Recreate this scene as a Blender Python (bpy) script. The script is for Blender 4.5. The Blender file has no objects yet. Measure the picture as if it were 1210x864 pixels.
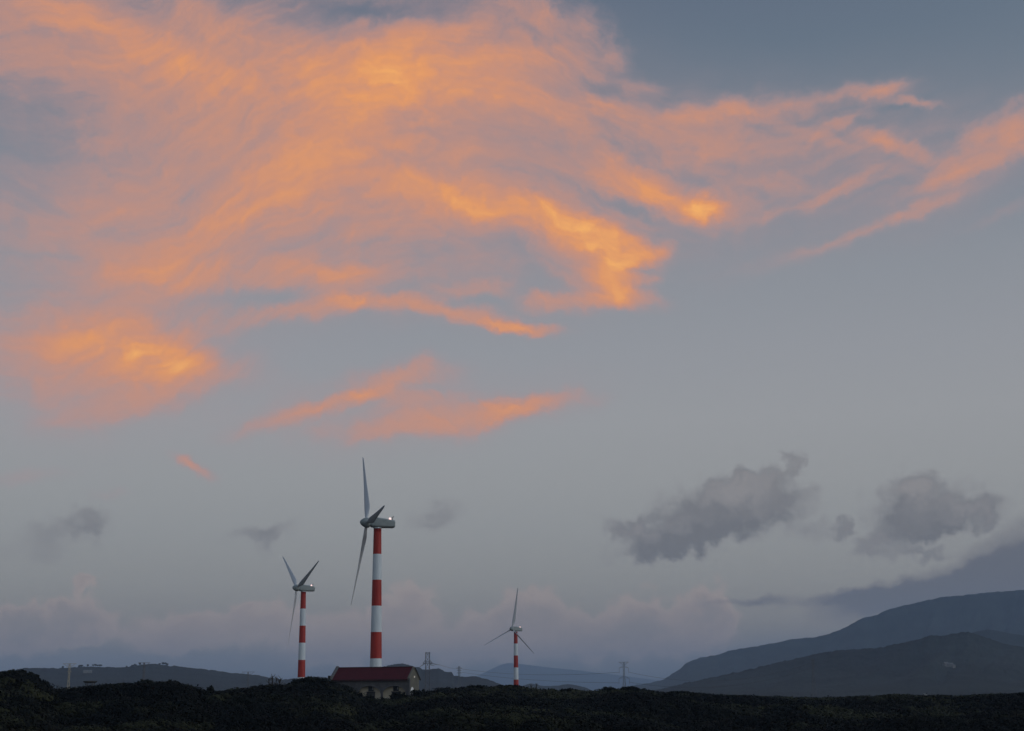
import bpy, bmesh, math, random
import numpy as np
from mathutils import Vector, Matrix

random.seed(7)
RNG = np.random.default_rng(11)
R = math.radians
sc = bpy.context.scene
COL = sc.collection

# ------------------------------------------------------------------ camera
PW, PH = 1210.0, 864.0
FPX = 50.0 / 36.0 * PW
PITCH = math.atan((815.0 - 432.0) / FPX)
ROLL = R(-0.5)
CZ = 6.0
cam_rot = Matrix.Rotation(R(90) + PITCH, 3, 'X') @ Matrix.Rotation(ROLL, 3, 'Z')
cd = bpy.data.cameras.new('camera')
cam = bpy.data.objects.new('camera', cd)
COL.objects.link(cam)
cd.lens, cd.sensor_width = 50.0, 36.0
cd.clip_start, cd.clip_end = 0.5, 90000.0
cam.location = (0, 0, CZ)
cam.rotation_euler = cam_rot.to_euler()
sc.camera = cam


def ray(px, py):
    v = Vector(((px - PW / 2) / FPX, -(py - PH / 2) / FPX, -1.0))
    return (cam_rot @ v).normalized()


def at(px, py, dist):
    """point seen at that place of the photograph, dist metres ahead over the ground"""
    d = ray(px, py)
    return Vector((0, 0, CZ)) + d * (dist / d.y)


# ------------------------------------------------------------------ helpers
def tag(o, label=None, cat=None, group=None, kind=None):
    if label: o['label'] = label
    if cat: o['category'] = cat
    if group: o['group'] = group
    if kind: o['kind'] = kind
    return o


def mesh_obj(name, verts, faces, mat, parent=None, smooth=False):
    me = bpy.data.meshes.new(name)
    me.from_pydata([tuple(v) for v in verts], [], faces)
    me.update()
    if smooth:
        me.polygons.foreach_set('use_smooth', [True] * len(me.polygons))
    if mat: me.materials.append(mat)
    o = bpy.data.objects.new(name, me)
    COL.objects.link(o)
    if parent: o.parent = parent
    return o


def bm_obj(name, bm, mat, parent=None, smooth=False):
    bmesh.ops.recalc_face_normals(bm, faces=bm.faces)
    me = bpy.data.meshes.new(name)
    bm.to_mesh(me); bm.free()
    if smooth:
        me.polygons.foreach_set('use_smooth', [True] * len(me.polygons))
    if mat: me.materials.append(mat)
    o = bpy.data.objects.new(name, me)
    COL.objects.link(o)
    if parent: o.parent = parent
    return o


def empty(name, loc, rz=0):
    o = bpy.data.objects.new(name, None)
    COL.objects.link(o)
    o.location = loc; o.rotation_euler = (0, 0, rz)
    o.empty_display_size = 0.2
    return o


def kids(o):
    return [c for c in bpy.data.objects if c.parent == o]


def copy_tree(o, parent=None):
    c = o.copy(); COL.objects.link(c); c.parent = parent
    for ch in kids(o):
        copy_tree(ch, c)
    return c


def add_box(bm, c, s, rot=None):
    m = Matrix.Translation(c)
    if rot is not None: m = m @ rot.to_4x4()
    m = m @ Matrix.Diagonal((s[0], s[1], s[2], 1))
    return bmesh.ops.create_cube(bm, size=1.0, matrix=m)['verts']


def add_bar(bm, a, b, w, n=4, w2=None):
    a, b = Vector(a), Vector(b)
    d = b - a
    if d.length < 1e-6: return
    q = d.to_track_quat('Z', 'Y').to_matrix().to_4x4()
    bmesh.ops.create_cone(bm, cap_ends=True, segments=n, radius1=w / 2 * 1.41, radius2=(w if w2 is None else w2) / 2 * 1.41,
                          depth=d.length, matrix=Matrix.Translation((a + b) / 2) @ q @ Matrix.Rotation(R(45), 4, 'Z'))


def vnoise(x, y, seed=0):
    """smooth value noise, numpy arrays"""
    xi, yi = np.floor(x).astype(np.int64), np.floor(y).astype(np.int64)
    xf, yf = x - xi, y - yi
    def h(a, b):
        n = (a * 374761393 + b * 668265263 + seed * 974634777) & 0x7fffffff
        n = ((n ^ (n >> 13)) * 1274126177) & 0x7fffffff
        return ((n ^ (n >> 16)) & 0xffff) / 65535.0
    u, v = xf * xf * (3 - 2 * xf), yf * yf * (3 - 2 * yf)
    return (h(xi, yi) * (1 - u) + h(xi + 1, yi) * u) * (1 - v) + (h(xi, yi + 1) * (1 - u) + h(xi + 1, yi + 1) * u) * v


def fbm(x, y, oct=4, seed=0, gain=0.5):
    s, a, t = 0.0, 1.0, 0.0
    for k in range(oct):
        s = s + a * (vnoise(x * 2 ** k, y * 2 ** k, seed + 17 * k) - 0.5)
        t += a; a *= gain
    return s / t * 2


# ------------------------------------------------------------------ materials
def new_mat(name):
    m = bpy.data.materials.new(name)
    m.use_nodes = True
    return m, m.node_tree.nodes, m.node_tree.links


def mat_noise(name, c1, c2, scale=1.0, rough=0.8, detail=5, bump=0.0, coord='Object', spec=0.3, c3=None):
    m, n, l = new_mat(name)
    b = n['Principled BSDF']
    b.inputs['Roughness'].default_value = rough
    b.inputs['Specular IOR Level'].default_value = spec
    tc = n.new('ShaderNodeTexCoord')
    if coord == 'World':
        g = n.new('ShaderNodeNewGeometry'); src = g.outputs['Position']
    else:
        src = tc.outputs[coord]
    t = n.new('ShaderNodeTexNoise')
    t.inputs['Scale'].default_value = scale
    t.inputs['Detail'].default_value = detail
    t.inputs['Roughness'].default_value = 0.6
    l.new(src, t.inputs['Vector'])
    r = n.new('ShaderNodeValToRGB')
    r.color_ramp.elements[0].position, r.color_ramp.elements[1].position = 0.32, 0.68
    r.color_ramp.elements[0].color = (*c1, 1); r.color_ramp.elements[1].color = (*c2, 1)
    if c3:
        e = r.color_ramp.elements.new(0.5); e.color = (*c3, 1)
    l.new(t.outputs['Fac'], r.inputs['Fac'])
    l.new(r.outputs['Color'], b.inputs['Base Color'])
    if bump:
        bp = n.new('ShaderNodeBump'); bp.inputs['Strength'].default_value = bump
        l.new(t.outputs['Fac'], bp.inputs['Height']); l.new(bp.outputs['Normal'], b.inputs['Normal'])
    return m


def mat_leaf(name, dark, mid, light, patch=0.02, kinds=False):
    """leaves: patches of kind over the land and a random tone per leaf clump"""
    m, n, l = new_mat(name)
    b = n['Principled BSDF']
    b.inputs['Roughness'].default_value = 0.7
    b.inputs['Specular IOR Level'].default_value = 0.15
    g = n.new('ShaderNodeNewGeometry')
    t = n.new('ShaderNodeTexNoise'); t.inputs['Scale'].default_value = patch
    t.inputs['Detail'].default_value = 5; t.inputs['Roughness'].default_value = 0.65
    l.new(g.outputs['Position'], t.inputs['Vector'])
    a = n.new('ShaderNodeMath'); a.operation = 'MULTIPLY_ADD'
    l.new(g.outputs['Random Per Island'], a.inputs[0]); a.inputs[1].default_value = 0.05
    if kinds:                                  # which kind of bush it is
        at_ = n.new('ShaderNodeAttribute'); at_.attribute_name = 'tone'
        q = n.new('ShaderNodeMix'); q.inputs[0].default_value = 0.62
        l.new(t.outputs['Fac'], q.inputs[2]); l.new(at_.outputs['Fac'], q.inputs[3])
        l.new(q.outputs[0], a.inputs[2])
    else:
        l.new(t.outputs['Fac'], a.inputs[2])
    r = n.new('ShaderNodeValToRGB')
    e = r.color_ramp.elements
    e[0].position, e[0].color = 0.42, (*dark, 1)
    e[1].position, e[1].color = 0.82, (*light, 1)
    k = e.new(0.62); k.color = (*mid, 1)
    l.new(a.outputs[0], r.inputs['Fac'])
    l.new(r.outputs['Color'], b.inputs['Base Color'])
    return m


def mat_emit(name, col, s):
    m, n, l = new_mat(name)
    b = n['Principled BSDF']
    b.inputs['Base Color'].default_value = (0.8, 0.8, 0.8, 1)
    b.inputs['Emission Color'].default_value = (*col, 1)
    b.inputs['Emission Strength'].default_value = s
    return m


M = {}
M['ground'] = mat_noise('soil_and_grass', (0.008, 0.008, 0.005), (0.020, 0.020, 0.011), 0.03, 0.95, 6, 0, 'World')
M['hill'] = mat_noise('wooded_hillside', (0.004, 0.008, 0.010), (0.028, 0.038, 0.036), 0.0045, 0.95, 8, 0, 'World')
M['leaf'] = mat_leaf('scrub_leaves', (0.0025, 0.004, 0.0025), (0.0075, 0.0095, 0.005), (0.038, 0.039, 0.017), 0.075, True)
M['leaf_dark'] = mat_leaf('dark_leaves', (0.006, 0.008, 0.006), (0.011, 0.014, 0.008), (0.022, 0.025, 0.013), 0.2)
M['bark'] = mat_noise('bark', (0.03, 0.024, 0.018), (0.07, 0.058, 0.045), 3.0, 0.9)
M['blade'] = mat_noise('blade_gelcoat', (0.54, 0.56, 0.58), (0.62, 0.64, 0.66), 0.25, 0.4, 5)
M['nacelle'] = mat_noise('nacelle_shell', (0.25, 0.285, 0.28), (0.33, 0.365, 0.36), 0.5, 0.45, 6)
M['dark_metal'] = mat_noise('dark_metal', (0.04, 0.04, 0.045), (0.08, 0.08, 0.085), 2.0, 0.5)
M['lattice'] = mat_noise('galvanised_steel', (0.10, 0.10, 0.11), (0.17, 0.17, 0.18), 0.3, 0.6)
M['lattice_pale'] = mat_noise('pale_weathered_steel', (0.33, 0.29, 0.21), (0.45, 0.40, 0.30), 0.3, 0.7)
M['cable'] = mat_noise('cable', (0.05, 0.05, 0.05), (0.09, 0.09, 0.09), 0.1, 0.6)
M['insulator'] = mat_noise('insulator', (0.08, 0.06, 0.05), (0.13, 0.10, 0.09), 2, 0.4)
M['roof'] = mat_noise('red_roof_paint', (0.062, 0.006, 0.009), (0.090, 0.009, 0.012), 0.9, 0.65, 7)
M['facade'] = mat_noise('grey_pebble_render', (0.070, 0.070, 0.073), (0.12, 0.118, 0.12), 0.8, 0.9, 8, 0.2)
M['beige'] = mat_noise('beige_render', (0.50, 0.45, 0.34), (0.66, 0.59, 0.46), 0.6, 0.9, 7)
M['gable'] = mat_noise('cream_grey_render', (0.115, 0.11, 0.09), (0.17, 0.16, 0.13), 0.5, 0.9, 7)
M['coping'] = mat_noise('grey_coping', (0.10, 0.10, 0.105), (0.16, 0.16, 0.165), 0.8, 0.85, 6)
M['trim'] = mat_noise('dark_trim', (0.03, 0.012, 0.014), (0.06, 0.02, 0.02), 1.5, 0.7)
M['frame'] = mat_noise('window_frame_dark', (0.03, 0.03, 0.035), (0.06, 0.06, 0.065), 2.0, 0.6)
M['white'] = mat_noise('white_paint', (0.72, 0.72, 0.70), (0.82, 0.82, 0.80), 1.0, 0.6, 5)
M['concrete'] = mat_noise('stained_concrete', (0.05, 0.055, 0.055), (0.10, 0.10, 0.10), 1.0, 0.9, 7)
M['shed'] = mat_noise('pale_sheet_roof', (0.15, 0.15, 0.15), (0.24, 0.24, 0.24), 0.1, 0.8)
M['glass'], _n, _l = new_mat('window_glass')
_n['Principled BSDF'].inputs['Base Color'].default_value = (0.03, 0.035, 0.04, 1)
_n['Principled BSDF'].inputs['Roughness'].default_value = 0.12
M['lamp'] = mat_emit('obstruction_lamp', (1.0, 0.62, 0.55), 1.3)
M['walllamp'] = mat_emit('wall_lamp_glow', (1.0, 0.9, 0.7), 0.25)

TOWER_H, BAND = 52.0, 7.8


def mat_tower():
    m, n, l = new_mat('tower_paint_bands')
    b = n['Principled BSDF']
    b.inputs['Roughness'].default_value = 0.5
    b.inputs['Specular IOR Level'].default_value = 0.3
    tc = n.new('ShaderNodeTexCoord')
    sx = n.new('ShaderNodeSeparateXYZ'); l.new(tc.outputs['Object'], sx.inputs[0])
    s = n.new('ShaderNodeMath'); s.operation = 'SUBTRACT'; s.inputs[0].default_value = TOWER_H
    l.new(sx.outputs['Z'], s.inputs[1])
    d = n.new('ShaderNodeMath'); d.operation = 'DIVIDE'; d.inputs[1].default_value = 2 * BAND
    l.new(s.outputs[0], d.inputs[0])
    f = n.new('ShaderNodeMath'); f.operation = 'FRACT'; l.new(d.outputs[0], f.inputs[0])
    c = n.new('ShaderNodeMath'); c.operation = 'LESS_THAN'; c.inputs[1].default_value = 0.5
    l.new(f.outputs[0], c.inputs[0])
    t = n.new('ShaderNodeTexNoise'); t.inputs['Scale'].default_value = 0.6; t.inputs['Detail'].default_value = 7
    mp = n.new('ShaderNodeMapping'); mp.inputs['Scale'].default_value = (2.5, 2.5, 0.35)
    l.new(tc.outputs['Object'], mp.inputs['Vector']); l.new(mp.outputs[0], t.inputs['Vector'])
    def ramp(a, bb):
        r = n.new('ShaderNodeValToRGB')
        r.color_ramp.elements[0].position, r.color_ramp.elements[1].position = 0.3, 0.65
        r.color_ramp.elements[0].color, r.color_ramp.elements[1].color = (*a, 1), (*bb, 1)
        l.new(t.outputs['Fac'], r.inputs['Fac']); return r
    w = ramp((0.62, 0.68, 0.71), (0.74, 0.79, 0.81)); rd = ramp((0.33, 0.026, 0.018), (0.43, 0.038, 0.026))
    mx = n.new('ShaderNodeMix'); mx.data_type = 'RGBA'
    l.new(c.outputs[0], mx.inputs[0]); l.new(w.outputs[0], mx.inputs[6]); l.new(rd.outputs[0], mx.inputs[7])
    l.new(mx.outputs[2], b.inputs['Base Color'])
    return m


M['tower'] = mat_tower()

# ------------------------------------------------------------------ terrain
# height of the scrub's top along the skyline, read as (photo x, photo y)
CREST = [(-160, 796), (-40, 795), (0, 798), (30, 800), (45, 807), (60, 816), (75, 814), (100, 812), (130, 809.5), (160, 808), (200, 807),
         (220, 811), (240, 817), (260, 816), (290, 812), (310, 810), (325, 809), (345, 808), (370, 805), (395, 807), (408, 813),
         (420, 822.5), (440, 826), (470, 825), (490, 823), (500, 819), (515, 813.5), (545, 813.5), (575, 813), (600, 812.5), (620, 813.5),
         (640, 816), (680, 816.5), (700, 817), (720, 815), (752, 814), (770, 818), (800, 820), (870, 823), (930, 824.5), (1000, 824),
         (1060, 823), (1130, 823.5), (1160, 821), (1210, 818), (1290, 816), (1500, 816)]
CXS = np.array([c[0] for c in CREST], float)
CYS = np.array([c[1] for c in CREST], float) - 1.0 - np.interp(CXS, [480, 540, 1500], [0, 1.0, 1.0])
DCX = np.array([-160, 40, 70, 230, 262, 330, 400, 425, 490, 520, 620, 700, 800, 1000, 1210, 1500], float)
DCD = np.array([300, 300, 330, 330, 350, 350, 360, 372, 375, 420, 430, 430, 440, 470, 430, 430], float)


def canopy_z(x, y):
    """top of the scrub mass; x, y numpy arrays in metres"""
    d = np.hypot(x, y) + 1e-6
    yy = np.maximum(y, 1e-3)
    px = np.clip(PW / 2 + FPX * x / yy * 1.02, -400, 1700)
    px = np.where(y < 5, np.where(x < 0, -160, 1500), px)
    yc = np.interp(px, CXS, CYS)
    dc = np.interp(px, DCX, DCD)
    yc = yc + fbm(px / 46, px * 0, 3, 31) * np.interp(px, [480, 560, 1300], [0, 1.6, 3.2])
    hor = 815 + 0.00873 * (605 - px)
    zc = CZ - (yc - hor) / FPX * dc
    t = np.clip((d - 110) / (dc - 110), 0, 1)
    yp = yc + 62 * (1 - t) ** 1.25
    z_front = CZ - (yp - hor) / FPX * np.minimum(d, dc)
    und = fbm(x / 34, y / 30, 2, 3) * 3.4 + fbm(x / 15, y / 15, 2, 9) * 1.0
    z_front = z_front + und * np.sin(np.pi * np.clip(t, 0, 1)) ** 0.7 - 0.4 * np.sin(np.pi * t)
    z_front = np.minimum(z_front, CZ - (yc + 2.5 * (1 - t) - hor) / FPX * np.minimum(d, dc))
    back = 5.7 - 0.0195 * np.maximum(d - 400, 0) + fbm(x / 60, y / 60, 3, 5) * 1.2
    back = np.maximum(back, -7.0 + fbm(x / 300, y / 300, 3, 6) * 1.5)
    w = np.clip((d - dc) / 26, 0, 1); w = w * w * (3 - 2 * w)
    z = z_front * (1 - w) + np.minimum(back, z_front - 0.2) * w
    # the knoll under the camera
    k = np.clip((105 - d) / 80, 0, 1); k = k * k * (3 - 2 * k)
    z = z * (1 - k) + (CZ - 1.7 + 2.2) * k
    # level yard of the powerhouse
    return z


def ground_z(x, y):
    z = canopy_z(x, y) - 2.2
    d = np.hypot(x, y)
    # land beyond the wind farm falls to a plain
    far = np.clip((d - 1500) / 3000, 0, 1)
    return z * (1 - far) + (-9.2) * far


az = np.concatenate([np.linspace(-180, -27, 40, endpoint=False), np.linspace(-27, 27, 361, endpoint=False), np.linspace(27, 180, 40)])
rad = np.concatenate([[0.0], np.geomspace(4, 90, 16), np.linspace(96, 520, 165), np.geomspace(528, 29500, 70)])
A, D = np.meshgrid(np.radians(az), rad)
gx, gy = D * np.sin(A), D * np.cos(A)
gz = ground_z(gx, gy)
nr, na = gx.shape
verts = np.stack([gx, gy, gz], -1).reshape(-1, 3)
i = np.arange(nr - 1)[:, None] * na + np.arange(na - 1)[None, :]
faces = np.stack([i, i + 1, i + 1 + na, i + na], -1).reshape(-1, 4)[:, ::-1]
go = mesh_obj('ground', verts.tolist(), faces.tolist(), M['ground'], smooth=True)
tag(go, 'dark uneven ground running under the scrub to the hills', 'ground', kind='structure')


def gz1(x, y):
    return float(ground_z(np.array([x], float), np.array([y], float))[0])


# ------------------------------------------------------------------ hills
def ridge(label, pts, dist, front, back, jag=1.0, gully=0.12, seed=1, nx=260, nv=46, cat='hill', name='hill', treeline=0.0):
    """a real range of hills: its skyline passes through the given places of the photograph at that distance"""
    xs = np.array([p[0] for p in pts], float); ys = np.array([p[1] for p in pts], float)
    px = np.linspace(xs[0], xs[-1], nx)
    py = np.interp(px, xs, ys)
    k = np.array([1, 2, 1]) / 4
    py[1:-1] = np.convolve(py, k, 'valid')
    P = np.array([at(a, b, dist) for a, b in zip(px, py)])
    cx, cz = P[:, 0], np.maximum(P[:, 2], -9)
    span = np.concatenate([-np.linspace(1, 0, nv) ** 1.3, np.linspace(0, 1, nv // 2)[1:] ** 1.3])
    V = np.zeros((len(span), nx, 3))
    base = -11.0
    for j, s in enumerate(span):
        yy = dist + (front if s < 0 else back) * s
        sc_ = yy / dist
        a = abs(s)
        prof = (1 - a) ** 1.35 * (1 - 0.25 * a) if s < 0 else (1 - a) ** 1.2
        V[j, :, 0] = cx * sc_
        V[j, :, 1] = yy
        h = (cz - base)
        g = fbm(cx / (dist * 0.018) + 3.1 * a + 5, np.full(nx, a * 2.5), 4, seed)
        rel = prof * (1 - gully * 3.2 * a * (1 - a) * (1 + g) * 1.3)
        V[j, :, 2] = base + h * rel
        n2 = fbm(cx / (dist * 0.003), np.full(nx, yy / (dist * 0.006)), 4, seed + 5, 0.7)
        V[j, :, 2] += n2 * jag * dist / FPX * (0.35 + 0.65 * (1 - a)) * np.clip(h / (dist * 0.006), 0, 1)
    n, mcount = len(span), nx
    i = np.arange(n - 1)[:, None] * mcount + np.arange(mcount - 1)[None, :]
    f = np.stack([i, i + 1, i + 1 + mcount, i + mcount], -1).reshape(-1, 4)
    o = mesh_obj(name, V.reshape(-1, 3).tolist(), f.tolist(), M['hill'], smooth=True)
    tag(o, label, cat, kind='structure')
    return o


ridge('long low blue hill at the left horizon behind the scrub',
      [(-220, 801), (-120, 797), (-40, 795), (0, 793.5), (18, 792), (26, 789.7), (53, 789.2), (74, 789.7), (100, 787.8), (119, 788), (145, 789), (164, 786.3), (180, 784),
       (196, 786), (225, 789), (251, 792), (278, 795.5), (304, 797.6), (320, 801), (336, 803), (350, 801.5), (365, 799.6), (381, 799.8), (395, 803), (412, 808), (430, 815)],
      4300, 1700, 1150, 1.3, 0.08, 21, nx=700)
ridge('dark blue hill with a stepped right end behind the red roofed building',
      [(400, 816), (425, 803), (440, 794), (452, 788), (466, 785), (476, 784), (483, 786), (490, 788), (496, 788.3), (499, 791), (508, 791.2), (514, 790), (519, 789.8),
       (525, 793), (528, 794), (534, 794.6), (536.5, 799), (548, 799.7), (562, 799.5), (576, 803), (590, 808), (602, 813), (612, 818)],
      4000, 1450, 1100, 1.2, 0.08, 33, nx=400)
ridge('pale faded mountain on the horizon behind the rightmost turbine',
      [(520, 818), (540, 811), (556, 803), (572, 795), (584, 789), (592, 785.5), (600, 783.5), (608, 784), (625, 786), (650, 789), (690, 793), (740, 799), (790, 806), (830, 813), (850, 818)],
      27000, 5000, 2500, 0.3, 0.05, 8, cat='mountain', name='mountain')
ridge('small low hills right of the rightmost turbine',
      [(608, 818), (616, 811), (627, 807.5), (636, 809.5), (645, 811), (659, 810.4), (671, 808.3), (681, 809.8), (692, 812.5), (704, 818)],
      5500, 1200, 950, 0.6, 0.08, 14, nx=120)
ridge('long blue mountain slope rising to the cloud at the right edge',
      [(690, 818), (720, 815), (745, 810.5), (760, 808.5), (782, 804), (792, 798), (801, 792.5), (812, 783), (827, 777), (849, 774), (860, 769), (885, 765), (909, 761), (938, 755), (963, 753),
       (983, 748), (1002, 740), (1012, 734), (1020, 730), (1035, 727.3), (1050, 720), (1076, 714), (1098, 709), (1117, 705), (1132, 704), (1169, 700), (1210, 697), (1260, 692),
       (1320, 690), (1400, 690), (1500, 710), (1600, 740)],
      9000, 2900, 3000, 1.3, 0.26, 41, nx=700, nv=60, cat='mountain', name='mountain')
ridge('mid distance blue spur at the right edge between two slopes',
      [(1080, 775), (1120, 757), (1150, 747), (1169, 743.5), (1191, 748), (1210, 751), (1260, 752), (1330, 760), (1420, 790)],
      5800, 1500, 1200, 0.5, 0.14, 55, nx=200)
ridge('near dark forested ridge along the right horizon',
      [(735, 818), (760, 817), (782, 814.5), (816, 806), (840, 801), (872, 794), (909, 785), (953, 775), (975, 771), (998, 768), (1020, 767), (1043, 764.6), (1066, 759.5), (1087, 755),
       (1097, 751), (1108, 751.5), (1121, 750), (1135, 747.5), (1143, 746.3), (1152, 748.5), (1162, 751.6), (1184, 760), (1210, 764.6), (1260, 772), (1330, 775), (1420, 790), (1500, 812)],
      3700, 1700, 1000, 1.9, 0.26, 67, nx=800, nv=60)

# ------------------------------------------------------------------ scrub (nobody could count it)
def leaf_quads(P, size, nrm_bias=0.5, elong=1.6, out=None, jitter=0.24):
    """random small leaf sprays (folded quads) at the points P; returns vertex and face arrays"""
    n = len(P)
    nv = RNG.normal(size=(n, 3)); nv[:, 2] = np.abs(nv[:, 2]) * (0.6 + nrm_bias)
    if out is not None: nv = out + RNG.normal(size=(n, 3)) * jitter
    nv /= np.linalg.norm(nv, axis=1, keepdims=True)
    t = RNG.normal(size=(n, 3)); t -= nv * np.sum(t * nv, 1, keepdims=True)
    t /= np.linalg.norm(t, axis=1, keepdims=True)
    b = np.cross(nv, t)
    s = (size * RNG.uniform(0.55, 1.35, n))[:, None]
    l = s * elong * 0.5; w = s * 0.5
    v0 = P - t * l; v2 = P + t * l
    v1 = P + b * w + nv * s * 0.15; v3 = P - b * w * RNG.uniform(0.6, 1.2, (n, 1)) + nv * s * 0.15
    V = np.stack([v0, v1, v2, v3], 1).reshape(-1, 3)
    return V


def quads_mesh(name, V, mat, parent=None):
    n = len(V) // 4
    me = bpy.data.meshes.new(name)
    me.vertices.add(len(V)); me.vertices.foreach_set('co', V.astype(np.float32).ravel())
    me.loops.add(len(V)); me.loops.foreach_set('vertex_index', np.arange(len(V), dtype=np.int32))
    me.polygons.add(n); me.polygons.foreach_set('loop_start', np.arange(0, len(V), 4, dtype=np.int32))
    me.update(calc_edges=True); me.validate()
    me.materials.append(mat)
    o = bpy.data.objects.new(name, me); COL.objects.link(o)
    if parent: o.parent = parent
    return o


# shrub domes: jittered lattice of bushes, each a lumpy dome on the land
BUILD = at(442.8, 818, 406)          # powerhouse centre
BUILD_YAW = R(-14)


def clear_of_building(x, y, m=1.2):
    c, s = math.cos(-BUILD_YAW), math.sin(-BUILD_YAW)
    dx, dy = x - BUILD.x, y - BUILD.y
    lx, ly = dx * c - dy * s, dx * s + dy * c
    return ~((np.abs(lx) < 12.0 + m) & (np.abs(ly) < 5.5 + m))


def dome_field(d0, d1, spacing):
    n = int(d1 / spacing)
    out = []
    xs = np.arange(-d1 * 0.52, d1 * 0.52, spacing)
    ys = np.arange(d0 * 0.9, d1, spacing)
    X, Y = np.meshgrid(xs, ys)
    X = X + RNG.uniform(-0.45, 0.45, X.shape) * spacing; Y = Y + RNG.uniform(-0.45, 0.45, Y.shape) * spacing
    X, Y = X.ravel(), Y.ravel()
    d = np.hypot(X, Y); a = np.degrees(np.arctan2(X, Y))
    k = (d >= d0) & (d < d1) & (np.abs(a) < 25)
    return X[k], Y[k]


chunks = []; tones = []
for d0, d1, sp in ((118, 260, 3.5), (260, 500, 4.3), (500, 1100, 6.5)):
    X, Y = dome_field(d0, d1, sp)
    k = clear_of_building(X, Y, 2.6); X, Y = X[k], Y[k]
    d = np.hypot(X, Y)
    r = sp * np.clip(RNG.lognormal(-0.36, 0.45, len(X)), 0.32, 1.7)
    hh = r * RNG.uniform(0.55, 1.0, len(X))
    zt = canopy_z(X, Y)
    zt = np.where(d > 500, ground_z(X, Y) + 2.0, zt)
    tone = np.clip(0.46 + 1.5 * fbm(X / 26, Y / 30, 3, 77) + RNG.normal(0, 0.22, len(X)), 0, 1)
    size = np.clip(d / 880.0, 0.16, 1.2)
    per = np.clip((2.6 * r * r / size ** 2 * 1.45), 14, 1300).astype(int)
    idx = np.repeat(np.arange(len(X)), per)
    n = len(idx)
    th = RNG.uniform(0, 2 * np.pi, n); u = RNG.uniform(0, 1, n)
    cz_ = np.sqrt(1 - u * 0.97)               # more leaves on the upper dome
    sz = np.sqrt(np.maximum(0, 1 - cz_ ** 2))
    ph = RNG.uniform(0, 6.28, len(X))[idx]
    lump = 0.86 + 0.16 * np.sin(th * 3 + ph) * sz + 0.10 * np.sin(th * 7 + 2 * ph + cz_ * 9) + RNG.normal(0, 0.05, n)
    ox, oy = sz * np.cos(th), sz * np.sin(th)
    x = X[idx] + r[idx] * ox * lump * 1.1
    y = Y[idx] + r[idx] * oy * lump * 1.1
    z = zt[idx] - hh[idx] * 1.02 + hh[idx] * cz_ * lump
    st = RNG.random(n) < 0.008                # stray shoots above the domes
    z = np.where(st, z + RNG.uniform(0.1, 0.45, n), z)
    P = np.stack([x, y, z], 1)
    ok = clear_of_building(x, y, 0.9)
    O = np.stack([ox, oy, cz_ * 1.1], 1)
    chunks.append(leaf_quads(P[ok], size[idx][ok], out=O[ok]))
    tones.append(np.repeat(tone[idx][ok], 4))
V = np.concatenate(chunks)
print('scrub quads', len(V) // 4)
so = quads_mesh('scrub', V, M['leaf'])
ta = so.data.attributes.new('tone', 'FLOAT', 'POINT'); ta.data.foreach_set('value', np.concatenate(tones).astype(np.float32))
tag(so, 'dense dark green coastal scrub covering the whole foreground', 'scrub', kind='stuff')


# ------------------------------------------------------------------ single shrubs and trees
def shrub(loc, r, h, label, size=0.45, n=900, group=None, mat='leaf_dark', name='shrub'):
    root = empty(name, loc)
    tag(root, label, 'shrub', group)
    bm = bmesh.new()
    lobes = []
    for k in range(7):
        a = k * 2.4 + random.uniform(-0.4, 0.4)
        rr = r * random.uniform(0.25, 0.62)
        top = Vector((math.cos(a) * rr, math.sin(a) * rr, h * random.uniform(0.5, 0.82)))
        mid = Vector((top.x * 0.4, top.y * 0.4, top.z * 0.5))
        add_bar(bm, (0, 0, -0.6), mid, 0.16, 5, 0.10); add_bar(bm, mid, top, 0.10, 5, 0.03)
        lobes.append((top, r * random.uniform(0.38, 0.6), h * random.uniform(0.22, 0.36)))
    lobes.append((Vector((0, 0, h * 0.68)), r * 0.6, h * 0.33))
    bm_obj('trunk', bm, M['bark'], root)
    P = []
    for c, lr, lh in lobes:
        m = n // len(lobes)
        v = RNG.normal(size=(m, 3)); v /= np.linalg.norm(v, axis=1, keepdims=True)
        v *= (RNG.uniform(0.45, 1.08, m) ** 0.6)[:, None]
        P.append(np.array(c) + v * np.array([lr, lr, lh]))
    m = n // 4                                            # skirt to the ground
    v = RNG.normal(size=(m, 3)); v /= np.linalg.norm(v, axis=1, keepdims=True)
    P.append(np.array([0, 0, h * 0.3]) + v * np.array([r * 0.9, r * 0.9, h * 0.33]))
    quads_mesh('crown', leaf_quads(np.concatenate(P), np.full(sum(map(len, P)), size)), M[mat], root)
    return root


def stand(px, dist, lift=0.0):
    d = ray(px, 815)
    x, y = d.x / d.y * dist, dist
    return Vector((x, y, gz1(x, y) + lift))


def shrub_to(px, py, dist, wpx, label, **kw):
    """a shrub that stands on the land with its top as high as seen"""
    b = stand(px, dist)
    t = at(px, py, dist)
    h = max(1.6, t.z - b.z)
    return shrub(b, wpx / 2 * dist / FPX, h * 1.03, label, **kw)


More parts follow.
